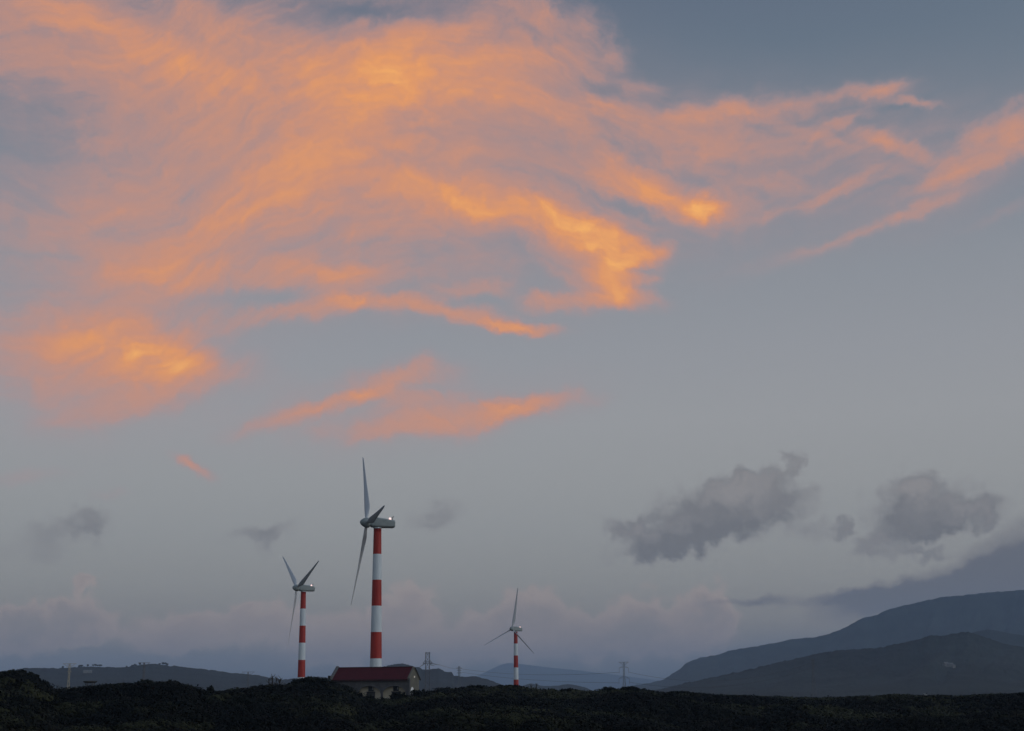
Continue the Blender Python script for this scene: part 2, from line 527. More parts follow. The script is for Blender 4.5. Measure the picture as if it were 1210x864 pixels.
shrub_to(8, 794, 292, 46, 'tall dense dark shrub at the left edge of the scrub', n=1500, size=.42)
shrub_to(30, 796, 290, 34, 'dark rounded shrub just right of the tall one at the left edge', n=1200, size=.4)
shrub_to(47, 806, 286, 22, 'lower sloping shrub at the right foot of the left dark clump', n=800, size=.38)
shrub_to(205, 805, 324, 24, 'small dark shrub topping the right shoulder of the long left mound', n=800, size=.4)
shrub_to(170, 804.5, 324, 26, 'flat dark shrub on the middle of the long left mound', n=800, size=.4)
shrub_to(249, 812, 345, 10, 'tiny pointed shrub in the dip right of the long left mound', n=300, size=.4)
shrub_to(372, 801.5, 352, 46, 'broad rounded shrub mound just left of the red roofed building', n=1700, size=.45)
shrub_to(352, 804, 350, 22, 'smaller dark shrub at the foot of the leftmost striped tower', n=700, size=.42)
shrub_to(403, 811.5, 362, 24, 'shrub overlapping the left arch of the red roofed building', n=800, size=.45)
shrub_to(473, 820.5, 378, 26, 'shrub in front of the right arch of the red roofed building', n=900, size=.45)
shrub_to(437, 823, 376, 16, 'low shrub in front of the middle arch of the red roofed building', n=500, size=.42)
shrub_to(496, 815.5, 384, 22, 'shrub against the right gable corner of the red roofed building', n=600, size=.45)
shrub_to(563, 810.2, 426, 26, 'dark shrub on the skyline between the small pylon and the rightmost turbine', n=800, size=.5)
shrub_to(601, 810.2, 428, 34, 'dark shrub clump hiding the foot of the rightmost turbine', n=1000, size=.5)
shrub_to(669, 814.6, 430, 22, 'low dark shrub on the skyline right of the two bare stems', n=700, size=.5)
shrub_to(719, 813.2, 428, 22, 'small rounded dark shrub on the skyline just left of the far right pylon', n=400, size=.5)
shrub_to(745, 812.5, 428, 30, 'wide dark shrub at the foot of the pylon right of the turbines', n=900, size=.5)
shrub_to(806, 817.5, 440, 40, 'broad low shrub where the scrub meets the near ridge', n=1000, size=.5)


def bare_shrub(loc, stems, h, label, w):
    root = empty('bare_shrub', loc)
    tag(root, label, 'bare shrub')
    for k in range(stems):
        bm = bmesh.new()
        x0 = (k - (stems - 1) / 2) * w / max(1, stems)
        p = Vector((x0 * 0.5, 0, -0.3)); d = Vector((x0 * 0.10, random.uniform(-.1, .1), 1)).normalized()
        hh = h * random.uniform(0.72, 1.0)
        q = p + d * hh
        add_bar(bm, p, q, 0.24, 5, 0.12)
        for j in range(14):
            f = random.uniform(0.35, 0.99)
            s = p.lerp(q, f)
            e = s + Vector((random.uniform(-1, 1), random.uniform(-1, 1), random.uniform(0.4, 1.1))) * h * 0.16
            add_bar(bm, s, e, 0.12, 4, 0.06)
        bm_obj('stem', bm, M['bark'], root)


b = stand(324, 349); bare_shrub(b, 4, at(324, 795.5, 349).z - b.z, 'leafless twiggy shrub sticking up left of the leftmost striped tower', 4.5)
b = stand(631, 431); bare_shrub(b, 2, at(631, 806, 431).z - b.z, 'two thin bare stems standing just right of the rightmost turbine', 4.0)

# tiny trees on the crest of the far left hill
def crest_tree_mesh(kind):
    bm = bmesh.new()
    add_bar(bm, (0, 0, -2), (0, 0, 9), 1.3, 6, 0.7)
    for k in range(3):
        a = k * 2.1
        add_bar(bm, (0, 0, 6 + k), (math.cos(a) * 3, math.sin(a) * 3, 10 + k), 0.6, 5, 0.2)
    trunk = bpy.data.meshes.new('trunk'); bm.to_mesh(trunk); bm.free(); trunk.materials.append(M['bark'])
    n = 130
    v = RNG.normal(size=(n, 3)); v /= np.linalg.norm(v, axis=1, keepdims=True)
    v *= (RNG.uniform(0.3, 1.1, n) ** 0.5)[:, None]
    P = np.array([0, 0, 11.5]) + v * (np.array([6.0, 6.0, 2.6]) if kind else np.array([4.2, 4.2, 3.8]))
    o = quads_mesh('crown', leaf_quads(P, np.full(n, 2.2)), M['leaf_dark'])
    me = o.data; bpy.data.objects.remove(o)
    return trunk, me


protos = [crest_tree_mesh(0), crest_tree_mesh(1)]
HILL_TOP = {}
for grp, lab, spots in (
        ('trees along the left crest of the far hill', 'tiny dark tree on the left crest of the far hill, beside the pale pylon',
         [(74, 788.3), (88, 788.6), (93.5, 787.6), (96, 787), (103.5, 786.2), (110, 785.6), (112.6, 785.8), (115, 785.8), (117.4, 785.8), (119, 786)]),
        ('trees around the top of the far left hill', 'tiny dark tree near the highest point of the far left hill',
         [(149.5, 787.3), (156.5, 786.5), (159, 785.8), (160.5, 785.4), (165, 784.5), (188.5, 784), (192.5, 784.2), (195, 784.2), (197.5, 785)])):
    for k, (px, py) in enumerate(spots):
        tr, cr = protos[k % 2]
        p = at(px, py + 3.4, 4300)
        root = empty('tree', p); root.rotation_euler.z = k * 1.3
        s = random.uniform(0.58, 0.85); root.scale = (s, s, s)
        tag(root, lab, 'tree', grp)
        for nm, me in (('trunk', tr), ('crown', cr)):
            o = bpy.data.objects.new(nm, me); COL.objects.link(o); o.parent = root


# ------------------------------------------------------------------ wind turbines
def lathe(bm, prof, seg=40, axis='Z'):
    rings = []
    for r_, z_ in prof:
        ring = []
        for k in range(seg):
            a = 2 * math.pi * k / seg
            c, s = r_ * math.cos(a), r_ * math.sin(a)
            ring.append(bm.verts.new((c, s, z_) if axis == 'Z' else (z_, c, s)))
        rings.append(ring)
    for a, b in zip(rings, rings[1:]):
        for k in range(seg):
            bm.faces.new((a[k], a[(k + 1) % seg], b[(k + 1) % seg], b[k]))
    bm.faces.new(rings[0][::-1]); bm.faces.new(rings[-1])


HUB = Vector((-3.35, 0, TOWER_H + 1.75))
TILT = R(4.5)


def make_turbine():
    root = empty('wind_turbine', (0, 0, 0))
    bm = bmesh.new()
    prof = []
    for k in range(-4, 41):
        z = TOWER_H * k / 40
        prof.append((1.95 + (1.18 - 1.95) * (z / TOWER_H), z))
    prof.append((1.30, TOWER_H + 0.02)); prof.append((1.30, TOWER_H + 0.25))
    lathe(bm, prof, 48)
    bm_obj('tower', bm, M['tower'], root, True)
    # nacelle: a long box, tall and blunt at the rotor, lower and square at the tail
    bm = bmesh.new()
    secs = [(-2.55, 0.95, 0.75, 2.85), (-1.9, 1.30, 0.25, 3.15), (-0.6, 1.50, 0.12, 3.25), (1.6, 1.50, 0.12, 2.95), (5.0, 1.40, 0.15, 2.45), (5.3, 1.25, 0.35, 2.25)]
    rings = []
    for x, w, z0, z1 in secs:
        c = min(0.45, w * 0.35)
        pts = [(-w + c, z0), (w - c, z0), (w, z0 + c), (w, z1 - c), (w - c, z1), (-w + c, z1), (-w, z1 - c), (-w, z0 + c)]
        rings.append([bm.verts.new((x, y, z + TOWER_H + 0.15)) for y, z in pts])
    for a, b_ in zip(rings, rings[1:]):
        for k in range(8):
            bm.faces.new((a[k], a[(k + 1) % 8], b_[(k + 1) % 8], b_[k]))
    bm.faces.new(rings[0][::-1]); bm.faces.new(rings[-1])
    bmesh.ops.recalc_face_normals(bm, faces=bm.faces)
    bmesh.ops.bevel(bm, geom=list(bm.edges), offset=0.07, segments=2, affect='EDGES', clamp_overlap=True)
    nac = bm_obj('nacelle', bm, M['nacelle'], root)
    bm = bmesh.new()
    add_bar(bm, (4.75, 0.35, TOWER_H + 2.4), (4.75, 0.35, TOWER_H + 3.75), 0.16, 6)
    add_bar(bm, (4.45, 0.35, TOWER_H + 3.7), (5.05, 0.35, TOWER_H + 3.7), 0.09, 6)
    add_bar(bm, (5.05, 0.35, TOWER_H + 3.7), (5.05, 0.35, TOWER_H + 4.0), 0.14, 6)
    bm_obj('wind_vane', bm, M['dark_metal'], nac)
    bm = bmesh.new()
    lathe(bm, [(0.22, TOWER_H + 2.55), (0.24, TOWER_H + 2.7), (0.36, TOWER_H + 2.75), (0.38, TOWER_H + 3.05), (0.28, TOWER_H + 3.3), (0.1, TOWER_H + 3.4)], 14)
    bmesh.ops.translate(bm, verts=bm.verts, vec=(3.75, -0.5, 0))
    bm_obj('warning_light', bm, M['lamp'], nac, True)
    # spinner
    bm = bmesh.new()
    lathe(bm, [(1.0, 1.0), (1.45, 0.85), (1.55, 0.3), (1.52, -0.35), (1.30, -1.0), (0.92, -1.6), (0.46, -2.0), (0.1, -2.15)], 32, 'X')
    sp = bm_obj('hub', bm, M['nacelle'], root, True)
    sp.location = HUB; sp.rotation_euler = (0, TILT, 0)
    # blade along +Z: round root, wide shoulder, thin twisted tip
    RB = 27.4
    st = [(0.7, 0.95, 0.95, 0), (1.9, 0.95, 0.92, 2), (3.2, 1.35, 0.75, 15), (5.0, 1.95, 0.55, 14), (6.5, 2.05, 0.45, 12), (10, 1.75, 0.33, 8), (15, 1.32, 0.23, 4.5),
          (20, 0.95, 0.15, 2), (24.5, 0.66, 0.09, 0.5), (26.7, 0.42, 0.06, 0), (RB, 0.12, 0.03, 0)]
    bm = bmesh.new(); rings = []
    for z, c, t, tw in st:
        ring = []
        for k in range(18):
            a = 2 * math.pi * k / 18
            blend = min(1, max(0, (z - 1.5) / 3))
            x = t / 2 * math.sin(a) * (1 - 0.35 * blend * (1 - math.cos(a)) / 2)
            y = c / 2 * math.cos(a) - blend * c * 0.18
            w = R(tw + 32)
            ring.append(bm.verts.new((x * math.cos(w) - y * math.sin(w) - 0.0009 * z * z * 0.6, x * math.sin(w) + y * math.cos(w), z)))
        rings.append(ring)
    for a, b_ in zip(rings, rings[1:]):
        for k in range(18):
            bm.faces.new((a[k], a[(k + 1) % 18], b_[(k + 1) % 18], b_[k]))
    bm.faces.new(rings[0][::-1]); bm.faces.new(rings[-1])
    bl = bm_obj('blade', bm, M['blade'], root, True)
    for k in (1, 2):
        c = bl.copy(); COL.objects.link(c)
    return root


def set_rotor(root, phase):
    k = 0
    for c in kids(root):
        if c.name.split('.')[0] == 'blade':
            m = Matrix.Rotation(TILT, 3, 'Y') @ Matrix.Rotation(R(phase + 120 * k), 3, 'X')
            c.location = HUB; c.rotation_euler = m.to_euler(); k += 1


proto = make_turbine()
for o_px, o_py, dist, yaw, phase, lab, first in (
        (446.2, 618.0, 436, 17, -34, 'tallest and nearest wind turbine, red and white banded tower rising behind the red roofed building', True),
        (358.6, 695.0, 672, 30, -53, 'leftmost wind turbine, banded tower standing behind the scrub left of the red roofed building', False),
        (609.3, 743.3, 963, 46, 8, 'smallest and rightmost wind turbine, short looking banded tower alone on the skyline', False)):
    t = proto if first else copy_tree(proto)
    tag(t, lab, 'wind turbine', 'red and white banded wind turbines')
    p = at(o_px, o_py, dist)
    t.location = (p.x, p.y, p.z - TOWER_H - 1.75)
    t.rotation_euler.z = R(yaw)
    set_rotor(t, phase)
    print('turbine base z', round(p.z - TOWER_H - 1.75, 2), 'ground', round(gz1(p.x, p.y), 2))

# ------------------------------------------------------------------ powerhouse with the red roof
gb = gz1(BUILD.x, BUILD.y)
ev = at(441, 802.6, 401).z
rg = at(441, 789.8, 406).z
EH = ev - gb - 0.0
RH = rg - gb
bld = empty('powerhouse', (BUILD.x, BUILD.y, gb), BUILD_YAW)
tag(bld, 'grey arcaded building with a long dark red roof in front of the tallest turbine', 'building')
LX, LY = 11.4, 4.6
print('building eave, ridge', EH, RH, 'ground', gb)


def arcade():
    """front screen wall with three segmental arches, 0.55 m thick"""
    bm = bmesh.new()
    aw, rise = 3.35, 2.1
    top = EH - 1.75
    cs = [-7.25, 0.0, 7.25]
    xs = sorted(set([-LX, LX] + [c + aw * math.sin(R(a)) for c in cs for a in range(-90, 91, 6)]))
    def low(x):
        for c in cs:
            if abs(x - c) < aw - 1e-4:
                return top - rise * (1 - math.sqrt(max(0, 1 - ((x - c) / aw) ** 2)))
        return None
    y0, y1 = -LY, -LY + 0.55
    for a, b_ in zip(xs, xs[1:]):
        mid = low((a + b_) / 2)
        if mid is None:
            za = zb = -0.5
        else:
            za = low(a) if low(a) is not None else top - rise
            zb = low(b_) if low(b_) is not None else top - rise
        v = [bm.verts.new(p) for p in ((a, y0, za), (b_, y0, zb), (b_, y0, EH), (a, y0, EH), (a, y1, za), (b_, y1, zb), (b_, y1, EH), (a, y1, EH))]
        bm.faces.new((v[0], v[1], v[2], v[3])); bm.faces.new((v[7], v[6], v[5], v[4])); bm.faces.new((v[4], v[5], v[1], v[0])); bm.faces.new((v[3], v[2], v[6], v[7]))
        if mid is None or a in (-LX,) or b_ in (LX,):
            bm.faces.new((v[0], v[3], v[7], v[4])); bm.faces.new((v[1], v[5], v[6], v[2]))
    # piers below the springing between the arches
    return bm


bm_obj('arcade', arcade(), M['facade'], bld)
# arch bands: darker raised rim over each opening
for c in (-7.25, 0.0, 7.25):
    bm = bmesh.new()
    aw, rise, top = 3.35, 2.1, EH - 1.75
    pr = None
    for k in range(25):
        a = R(-90 + 180 * k / 24)
        p = Vector((c + aw * math.sin(a), -LY - 0.05, top - rise + rise * math.cos(a)))
        if pr: add_bar(bm, pr, p, 0.2)
        pr = p
    bm_obj('arch_rim', bm, M['coping'], bld)
# inner wall behind the arcade
bm = bmesh.new(); add_box(bm, (0, -LY + 1.5, EH / 2 - 0.3), (2 * LX - 0.9, 0.3, EH + 0.3)); bm_obj('wall', bm, M['beige'], bld)
bm = bmesh.new(); add_box(bm, (0, LY - 0.2, EH / 2 - 0.3), (2 * LX - 0.9, 0.4, EH + 0.4)); bm_obj('wall', bm, M['beige'], bld)
for c in (-7.25, 0.0, 7.25):
    bm = bmesh.new()
    zc = EH - 2.55
    for dx in (-0.72, 0.0, 0.72): add_box(bm, (c + dx + 0.1, -LY + 1.27, zc), (0.12, 0.14, 1.25))
    for dz in (-0.66, 0.66): add_box(bm, (c + 0.1, -LY + 1.27, zc + dz), (1.6, 0.15, 0.12))
    wn = bm_obj('window', bm, M['frame'], bld)
    bm = bmesh.new(); add_box(bm, (c + 0.1, -LY + 1.31, zc), (1.4, 0.03, 1.2)); bm_obj('pane', bm, M['glass'], wn)
    bm = bmesh.new(); add_box(bm, (c + 0.62, -LY + 1.22, zc + 0.1), (0.16, 0.05, 0.75)); bm_obj('mullion', bm, M['white'], wn)
    # entrance box under the window
    bm = bmesh.new()
    hz = EH - 3.45
    add_box(bm, (c + 0.1, -LY + 1.05, hz), (2.5, 0.6, 0.22))
    for dx in (-1.05, 1.05): add_box(bm, (c + 0.1 + dx, -LY + 1.2, hz / 2 - 0.1), (0.2, 0.3, hz))
    dr = bm_obj('door', bm, M['frame'], bld)
    bm = bmesh.new(); add_box(bm, (c + 0.1, -LY + 1.29, hz / 2 - 0.1), (1.88, 0.06, hz)); bm_obj('door_leaf', bm, M['concrete'], dr)
# gable walls
for sx in (-1, 1):
    bm = bmesh.new()
    x0, x1 = sx * LX, sx * (LX - 0.45)
    pr = [(-LY + 0.553, -0.5), (LY, -0.5), (LY, EH), (0, RH - 0.12), (-LY + 0.553, EH + 0.3)]
    a = [bm.verts.new((x0, y, z)) for y, z in pr]; c = [bm.verts.new((x1, y, z)) for y, z in pr]
    bm.faces.new(a); bm.faces.new(c[::-1])
    for k in range(5): bm.faces.new((a[k], a[(k + 1) % 5], c[(k + 1) % 5], c[k]))
    g = bm_obj('gable', bm, M['gable'], bld)
    if sx == 1:
        bm = bmesh.new()
        hz = EH - 2.2
        pts = [(-1.5, 0)] + [(1.5 * math.sin(R(a)), hz - 1.5 + 1.5 * math.cos(R(a))) for a in range(-90, 91, 15)] + [(1.5, 0)]
        a = [bm.verts.new((LX + 0.10, y - 1.6, z)) for y, z in pts]; c = [bm.verts.new((LX + 0.004, y - 1.6, z)) for y, z in pts]
        bm.faces.new(a)
        for k in range(len(pts) - 1): bm.faces.new((a[k], a[k + 1], c[k + 1], c[k]))
        d = bm_obj('arched_door', bm, M['white'], bld)
        d['label'] = 'white arched door in the right gable'
        bm = bmesh.new(); add_box(bm, (LX + 0.12, 0.2, EH + 0.5), (0.24, 0.22, 0.3)); add_box(bm, (LX + 0.1, 0.2, EH + 0.72), (0.3, 0.34, 0.06))
        bm_obj('wall_lamp', bm, M['walllamp'], bld)
# roof: two slopes with eaves
bm = bmesh.new()
ov, th = 0.5, 0.16
sl = (RH - EH) / LY
for s in (-1, 1):
    pts = [(-LX + 0.35, s * (LY + ov), EH - sl * ov + 0.22), (LX - 0.2, s * (LY + ov), EH - sl * ov + 0.22), (LX - 0.2, s * 0.002, RH + 0.22), (-LX + 0.35, s * 0.002, RH + 0.22)]
    a = [bm.verts.new(p) for p in pts]; c = [bm.verts.new((p[0], p[1], p[2] - th)) for p in pts]
    bm.faces.new(a); bm.faces.new(c[::-1])
    for k in range(4): bm.faces.new((a[k], a[(k + 1) % 4], c[(k + 1) % 4], c[k]))
    # standing seams
    x = -LX + 0.7
    while x < LX - 0.3:
        add_bar(bm, (x, s * (LY + ov - 0.02), EH - sl * ov + 0.235), (x, s * 0.05, RH + 0.235), 0.06)
        x += 0.62
rf = bm_obj('roof', bm, M['roof'], bld)
bm = bmesh.new()
add_box(bm, (0.08, -(LY + ov + 0.06), EH - sl * ov + 0.05), (2 * LX - 0.6, 0.12, 0.42))
add_box(bm, (0.08, (LY + ov + 0.06), EH - sl * ov + 0.05), (2 * LX - 0.6, 0.12, 0.42))
bm_obj('fascia', bm, M['trim'], rf)
bm = bmesh.new(); add_bar(bm, (-LX + 0.35, 0, RH + 0.27), (LX - 0.2, 0, RH + 0.27), 0.2, 6); bm_obj('ridge_cap', bm, M['trim'], rf)
# swept parapets on both gables
for sx in (-1, 1):
    bm = bmesh.new()
    pr = []
    hgt = 0.72 if sx == -1 else 0.32
    for k in range(15):
        f = k / 14
        y = -(LY + 1.7) * (1 - f) if sx == -1 else -(LY + 0.3) * (1 - f)
        z0 = RH - sl * abs(y)
        flare = 0.85 * max(0, (abs(y) - LY + 0.6)) ** 1.35 * 0.55
        pr.append((y, z0 + hgt + (flare if sx == -1 else 0)))
    prof = pr + [(-y, z) for y, z in pr[-2::-1]]
    w = 0.6 if sx == -1 else 0.34
    xa, xb = (sx * LX - 0.12 * sx * -1, sx * (LX - w))
    for (y, z), (y2, z2) in zip(prof, prof[1:]):
        t = 0.95 if sx == -1 else 0.40
        v = [bm.verts.new(p) for p in ((xa, y, z), (xa, y2, z2), (xb, y2, z2), (xb, y, z), (xa, y, z - t), (xa, y2, z2 - t), (xb, y2, z2 - t), (xb, y, z - t))]
        for f in ((0, 1, 2, 3), (7, 6, 5, 4), (0, 4, 5, 1), (3, 2, 6, 7)): bm.faces.new([v[i_] for i_ in f])
    bmesh.ops.remove_doubles(bm, verts=bm.verts, dist=0.001)
    pp = bm_obj('parapet', bm, M['coping'] if sx == -1 else M['gable'], bld)
bm = bmesh.new()
add_bar(bm, (LX + 0.2, 0.5, RH - 0.5 * sl + 0.35), (LX + 0.2, LY + 0.9, RH - sl * (LY + 0.9) + 0.30), 0.26); bm_obj('verge_board', bm, M['frame'], bld)
bm = bmesh.new(); add_box(bm, (LX + 0.06, -LY + 0.25, EH / 2 - 0.15), (0.5, 0.75, EH + 0.7)); bm_obj('corner_pier', bm, M['facade'], bld)

# small pavilion with a dark flat roof on the left mound
pv = at(106.6, 806.2, 327)
pg = gz1(pv.x, pv.y)
pav = empty('pavilion', (pv.x, pv.y, pg))
tag(pav, 'small pavilion whose flat dark roof shows above the left scrub mound', 'pavilion')
hh = pv.z - pg + 0.25
bm = bmesh.new(); lathe(bm, [(1.0, hh - 0.42), (1.45, hh - 0.3), (1.62, hh - 0.05), (1.62, hh), (0.3, hh + 0.07)], 8); bm_obj('roof', bm, M['concrete'], pav)
for k in range(4):
    a = R(45 + 90 * k)
    bm = bmesh.new(); add_bar(bm, (math.cos(a) * 1.05, math.sin(a) * 1.05, -0.3), (math.cos(a) * 1.05, math.sin(a) * 1.05, hh - 0.35), 0.16); bm_obj('post', bm, M['coping'], pav)


# ------------------------------------------------------------------ pylons
def lattice_body(h, w0, w1, wt, waist, panels, bar):
    """square lattice tower: w0 wide at the foot, w1 at the waist (fraction of h), wt at the top"""
    bm = bmesh.new()
    def w(z):
        f = z / h
        return w0 + (w1 - w0) * f / waist if f < waist else w1 + (wt - w1) * (f - waist) / (1 - waist)
    zs = [h * (1 - (1 - k / panels) ** 1.15) for k in range(panels + 1)]
    cs = ((-1, -1), (1, -1), (1, 1), (-1, 1))
    P = lambda k, z: Vector((cs[k][0] * w(z) / 2, cs[k][1] * w(z) / 2, z))
    for a, b_ in zip(zs, zs[1:]):
        for k in range(4):
            j = (k + 1) % 4
            add_bar(bm, P(k, a), P(k, b_), bar)
            add_bar(bm, P(k, a), P(j, b_), bar * 0.55); add_bar(bm, P(j, a), P(k, b_), bar * 0.55)
            add_bar(bm, P(k, b_), P(j, b_), bar * 0.6)
    return bm, w


def pylon(px, py_top, dist, label, kind, mat, yaw=0.0, foot=813, wid=1.0):
    top = at(px, py_top, dist)
    g = min(gz1(top.x, top.y), at(px, foot, dist).z)
    h = top.z - g
    root = empty('pylon', (top.x, top.y, g), yaw)
    tag(root, label, 'pylon')
    u = dist / FPX                                    # metres to one photo pixel there
    bar = 0.30 if dist < 2200 else 0.5
    if kind == 'box':
        bm, w = lattice_body(h, 6.0 * u, 4.6 * u, 4.6 * u, 0.7, 9, bar * 1.2)
    else:
        bm, w = lattice_body(h, 5.2 * u * wid, 1.7 * u * wid, 1.5 * u * wid, 0.62, 10, bar)
    bm_obj('lattice_mast', bm, mat, root)

    def arm(z, half, drop=0.0, rise=1.2, ins=3.0, one=0):
        for s in ((-1, 1) if not one else (one,)):
            bm = bmesh.new()
            tip = Vector((s * half, 0, z - drop))
            for yy in (-w(z) / 2, w(z) / 2):
                add_bar(bm, (s * w(z) / 2, yy, z), tip, bar * 0.8)
                add_bar(bm, (s * w(z) / 2, yy, z + rise), tip, bar * 0.7)
            m = Vector((s * (half + w(z) / 2) / 2, 0, z - drop / 2))
            add_bar(bm, m, m + Vector((0, 0, rise / 2)), bar * 0.5)
            c = bm_obj('crossarm', bm, mat, root)
            if ins:
                bm = bmesh.new()
                a = Vector((s * half, 0, z - drop))
                add_bar(bm, a, a - Vector((0, 0, ins)), bar * 0.55, 6)
                for k in range(5): add_bar(bm, a - Vector((0, 0, ins * (0.25 + k * 0.12))), a - Vector((0, 0, ins * (0.25 + k * 0.12) + 0.08)), bar * 1.3, 8)
                add_bar(bm, a - Vector((half * 0.05, 0, ins)), a - Vector((-half * 0.05, 0, ins)), bar * 0.8)
                bm_obj('insulator', bm, M['insulator'], c)

    if kind == 'double':                               # broad head plate, two pairs of arms
        bm = bmesh.new()
        for s in (-1, 1):
            for yy in (-.5, .5):
                add_bar(bm, (s * 1.0 * u, yy, h - 3.0 * u), (s * 5.6 * u, 0, h), bar * 0.9)
            add_bar(bm, (0, 0, h), (s * 5.6 * u, 0, h), bar * 1.2); add_bar(bm, (s * 2.4 * u, 0, h - 2.0 * u), (s * 2.6 * u, 0, h), bar * 0.6)
        bm_obj('head_arm', bm, mat, root)
        arm(h - 5.8 * u, 5.4 * u, 0.8 * u, 1.6 * u, 5.2 * u)
        arm(h - 17.6 * u, 6.0 * u, 0.8 * u, 1.8 * u, 5.8 * u)
    elif kind == 'funnel':                             # wide flat head only
        bm = bmesh.new()
        for s in (-1, 1):
            for yy in (-.8, .8):
                add_bar(bm, (s * 1.2 * u, yy, h - 4.0 * u), (s * 7.2 * u, 0, h), bar * 0.9)
                add_bar(bm, (s * 1.0 * u, yy, h), (s * 7.2 * u, 0, h), bar * 0.9)
            for k in (2.4, 4.4):
                add_bar(bm, (s * k * u, 0, h - 3.2 * u + (k - 1.2) * 0.55 * u), (s * k * u, 0, h), bar * 0.6)
        add_bar(bm, (-1.2 * u, 0, h), (1.2 * u, 0, h), bar)
        bm_obj('head_arm', bm, mat, root)
        arm(h - 9 * u, 2.6 * u, 0.2 * u, 0.8 * u, 0)
    elif kind == 'box':                                # strain tower: lattice box head on a flared collar, drooping arms
        zc = h - 12.2 * u
        bm = bmesh.new()
        n0, n1 = 2.4 * u, 5.4 * u
        for (sx, sy) in ((-1, -1), (1, -1), (1, 1), (-1, 1)):
            add_bar(bm, (sx * n0, sy * n0, zc + 3.4 * u), (sx * n1, sy * n0 * 0.8, zc), bar)
            add_bar(bm, (sx * n1, sy * n0 * 0.8, zc), (sx * n0 * .9, sy * n0, zc - 1.2 * u), bar)
        for sy in (-1, 1):
            add_bar(bm, (-n1, sy * n0 * 0.8, zc), (n1, sy * n0 * 0.8, zc), bar * 1.4)
            add_bar(bm, (-n0, sy * n0, zc + 1.7 * u), (n0, sy * n0, zc + 1.7 * u), bar)
        bm_obj('collar', bm, mat, root)
        arm(zc - 0.2 * u, 13.0 * u, 2.0 * u, 0.9 * u, 0, 1)
        arm(zc - 1.8 * u, 8.0 * u, 1.2 * u, 0.6 * u, 0, 1)
        arm(zc - 0.2 * u, 9.5 * u, 4.4 * u, 0.9 * u, 0, -1)
        bm = bmesh.new()
        for z in (h, h - 1.6 * u):
            for s in (-1, 1):
                add_bar(bm, (-2.5 * u, s * 2.3 * u, z), (2.9 * u, s * 2.3 * u, z), bar * 1.3); add_bar(bm, (s * 2.3 * u, -2.3 * u, z), (s * 2.3 * u, 2.3 * u, z), bar * 1.3)
        bm_obj('head_frame', bm, mat, root)
    elif kind == 'small':
        arm(h - 2.0 * u, 3.4 * u, 0.2 * u, 0.8 * u, 0)
        arm(h - 4.6 * u, 2.6 * u, 0.2 * u, 0.7 * u, 0)
        arm(h - 7.4 * u, 3.0 * u, 0.2 * u, 0.7 * u, 0)
    return root


pylon(505.3, 771, 1500, 'square lattice strain tower with a box head right of the red roofed building', 'box', M['lattice'], R(8))
pylon(542.6, 787.5, 2500, 'small faint pylon on the hill shoulder between the box headed tower and the rightmost turbine', 'small', M['lattice'], 0, foot=803)
pylon(737.0, 782.5, 1750, 'slender pylon with two pairs of arms standing alone right of the turbines', 'double', M['lattice'], R(-6), foot=815)
pylon(82.3, 784.2, 1500, 'pale beige pylon with a wide flat head in front of the left hill', 'funnel', M['lattice_pale'], R(10), foot=815)
pylon(170.5, 783.0, 1650, 'grey pylon with a wide flat head over the top of the left hill', 'funnel', M['lattice'], R(-8), foot=812)
pylon(293.3, 794.0, 1900, 'short grey pylon at the right end of the left hill', 'funnel', M['lattice'], R(5), foot=814, wid=0.8)
pylon(960.0, 779.0, 1800, 'faint thin pylon in front of the dark ridge on the right', 'small', M['lattice'], 0, foot=820)


def cable(a, b, sag, label, rad=0.07, grp='power lines strung between the pylons'):
    bm = bmesh.new(); pr = None
    for k in range(41):
        f = k / 40
        p = a.lerp(b, f); p.z -= sag * 4 * f * (1 - f)
        if pr is not None: add_bar(bm, pr, p, rad * 2, 5)
        pr = p
    o = bm_obj('power_line', bm, M['cable'])
    tag(o, label, 'power line', grp)


cable(at(518.2, 785.2, 1500), at(546, 790, 2500), 2, 'thin power line from the box headed tower to the small faint pylon', 0.09)
cable(at(545.8, 790.5, 2500), at(731.8, 794.5, 1750), 6, 'upper power line from the small faint pylon to the slender pylon right of the turbines', 0.11)
cable(at(545.6, 794.5, 2500), at(731.0, 807.0, 1750), 4, 'lower power line from the small faint pylon to the slender pylon right of the turbines', 0.11)
cable(at(742.8, 794.2, 1750), at(960, 783, 1800), 16, 'upper power line running right from the slender pylon past the dark ridge', 0.10)
cable(at(743.2, 806.0, 1750), at(960, 789, 1800), 14, 'lower power line running right from the slender pylon past the dark ridge', 0.10)


# ------------------------------------------------------------------ far houses
def house(px, py, dist, w, d, h, label, yaw=0.0, group=None):
    p = at(px, py, dist)
    root = empty('house', p, yaw)
    tag(root, label, 'house', group)
    bm = bmesh.new(); add_box(bm, (0, 0, h / 2 - 1.5), (w, d, h + 3)); bm_obj('wall', bm, M['shed'], root)
    bm = bmesh.new()
    v = [bm.verts.new(q) for q in ((-w * .54, -d * .56, h), (w * .54, -d * .56, h), (w * .54, d * .56, h), (-w * .54, d * .56, h), (-w * .54, 0, h + d * .3), (w * .54, 0, h + d * .3))]
    for f in ((0, 1, 5, 4), (2, 3, 4, 5), (0, 4, 3), (1, 2, 5), (3, 2, 1, 0)): bm.faces.new([v[i_] for i_ in f])
    bm_obj('roof', bm, M['shed'], root)


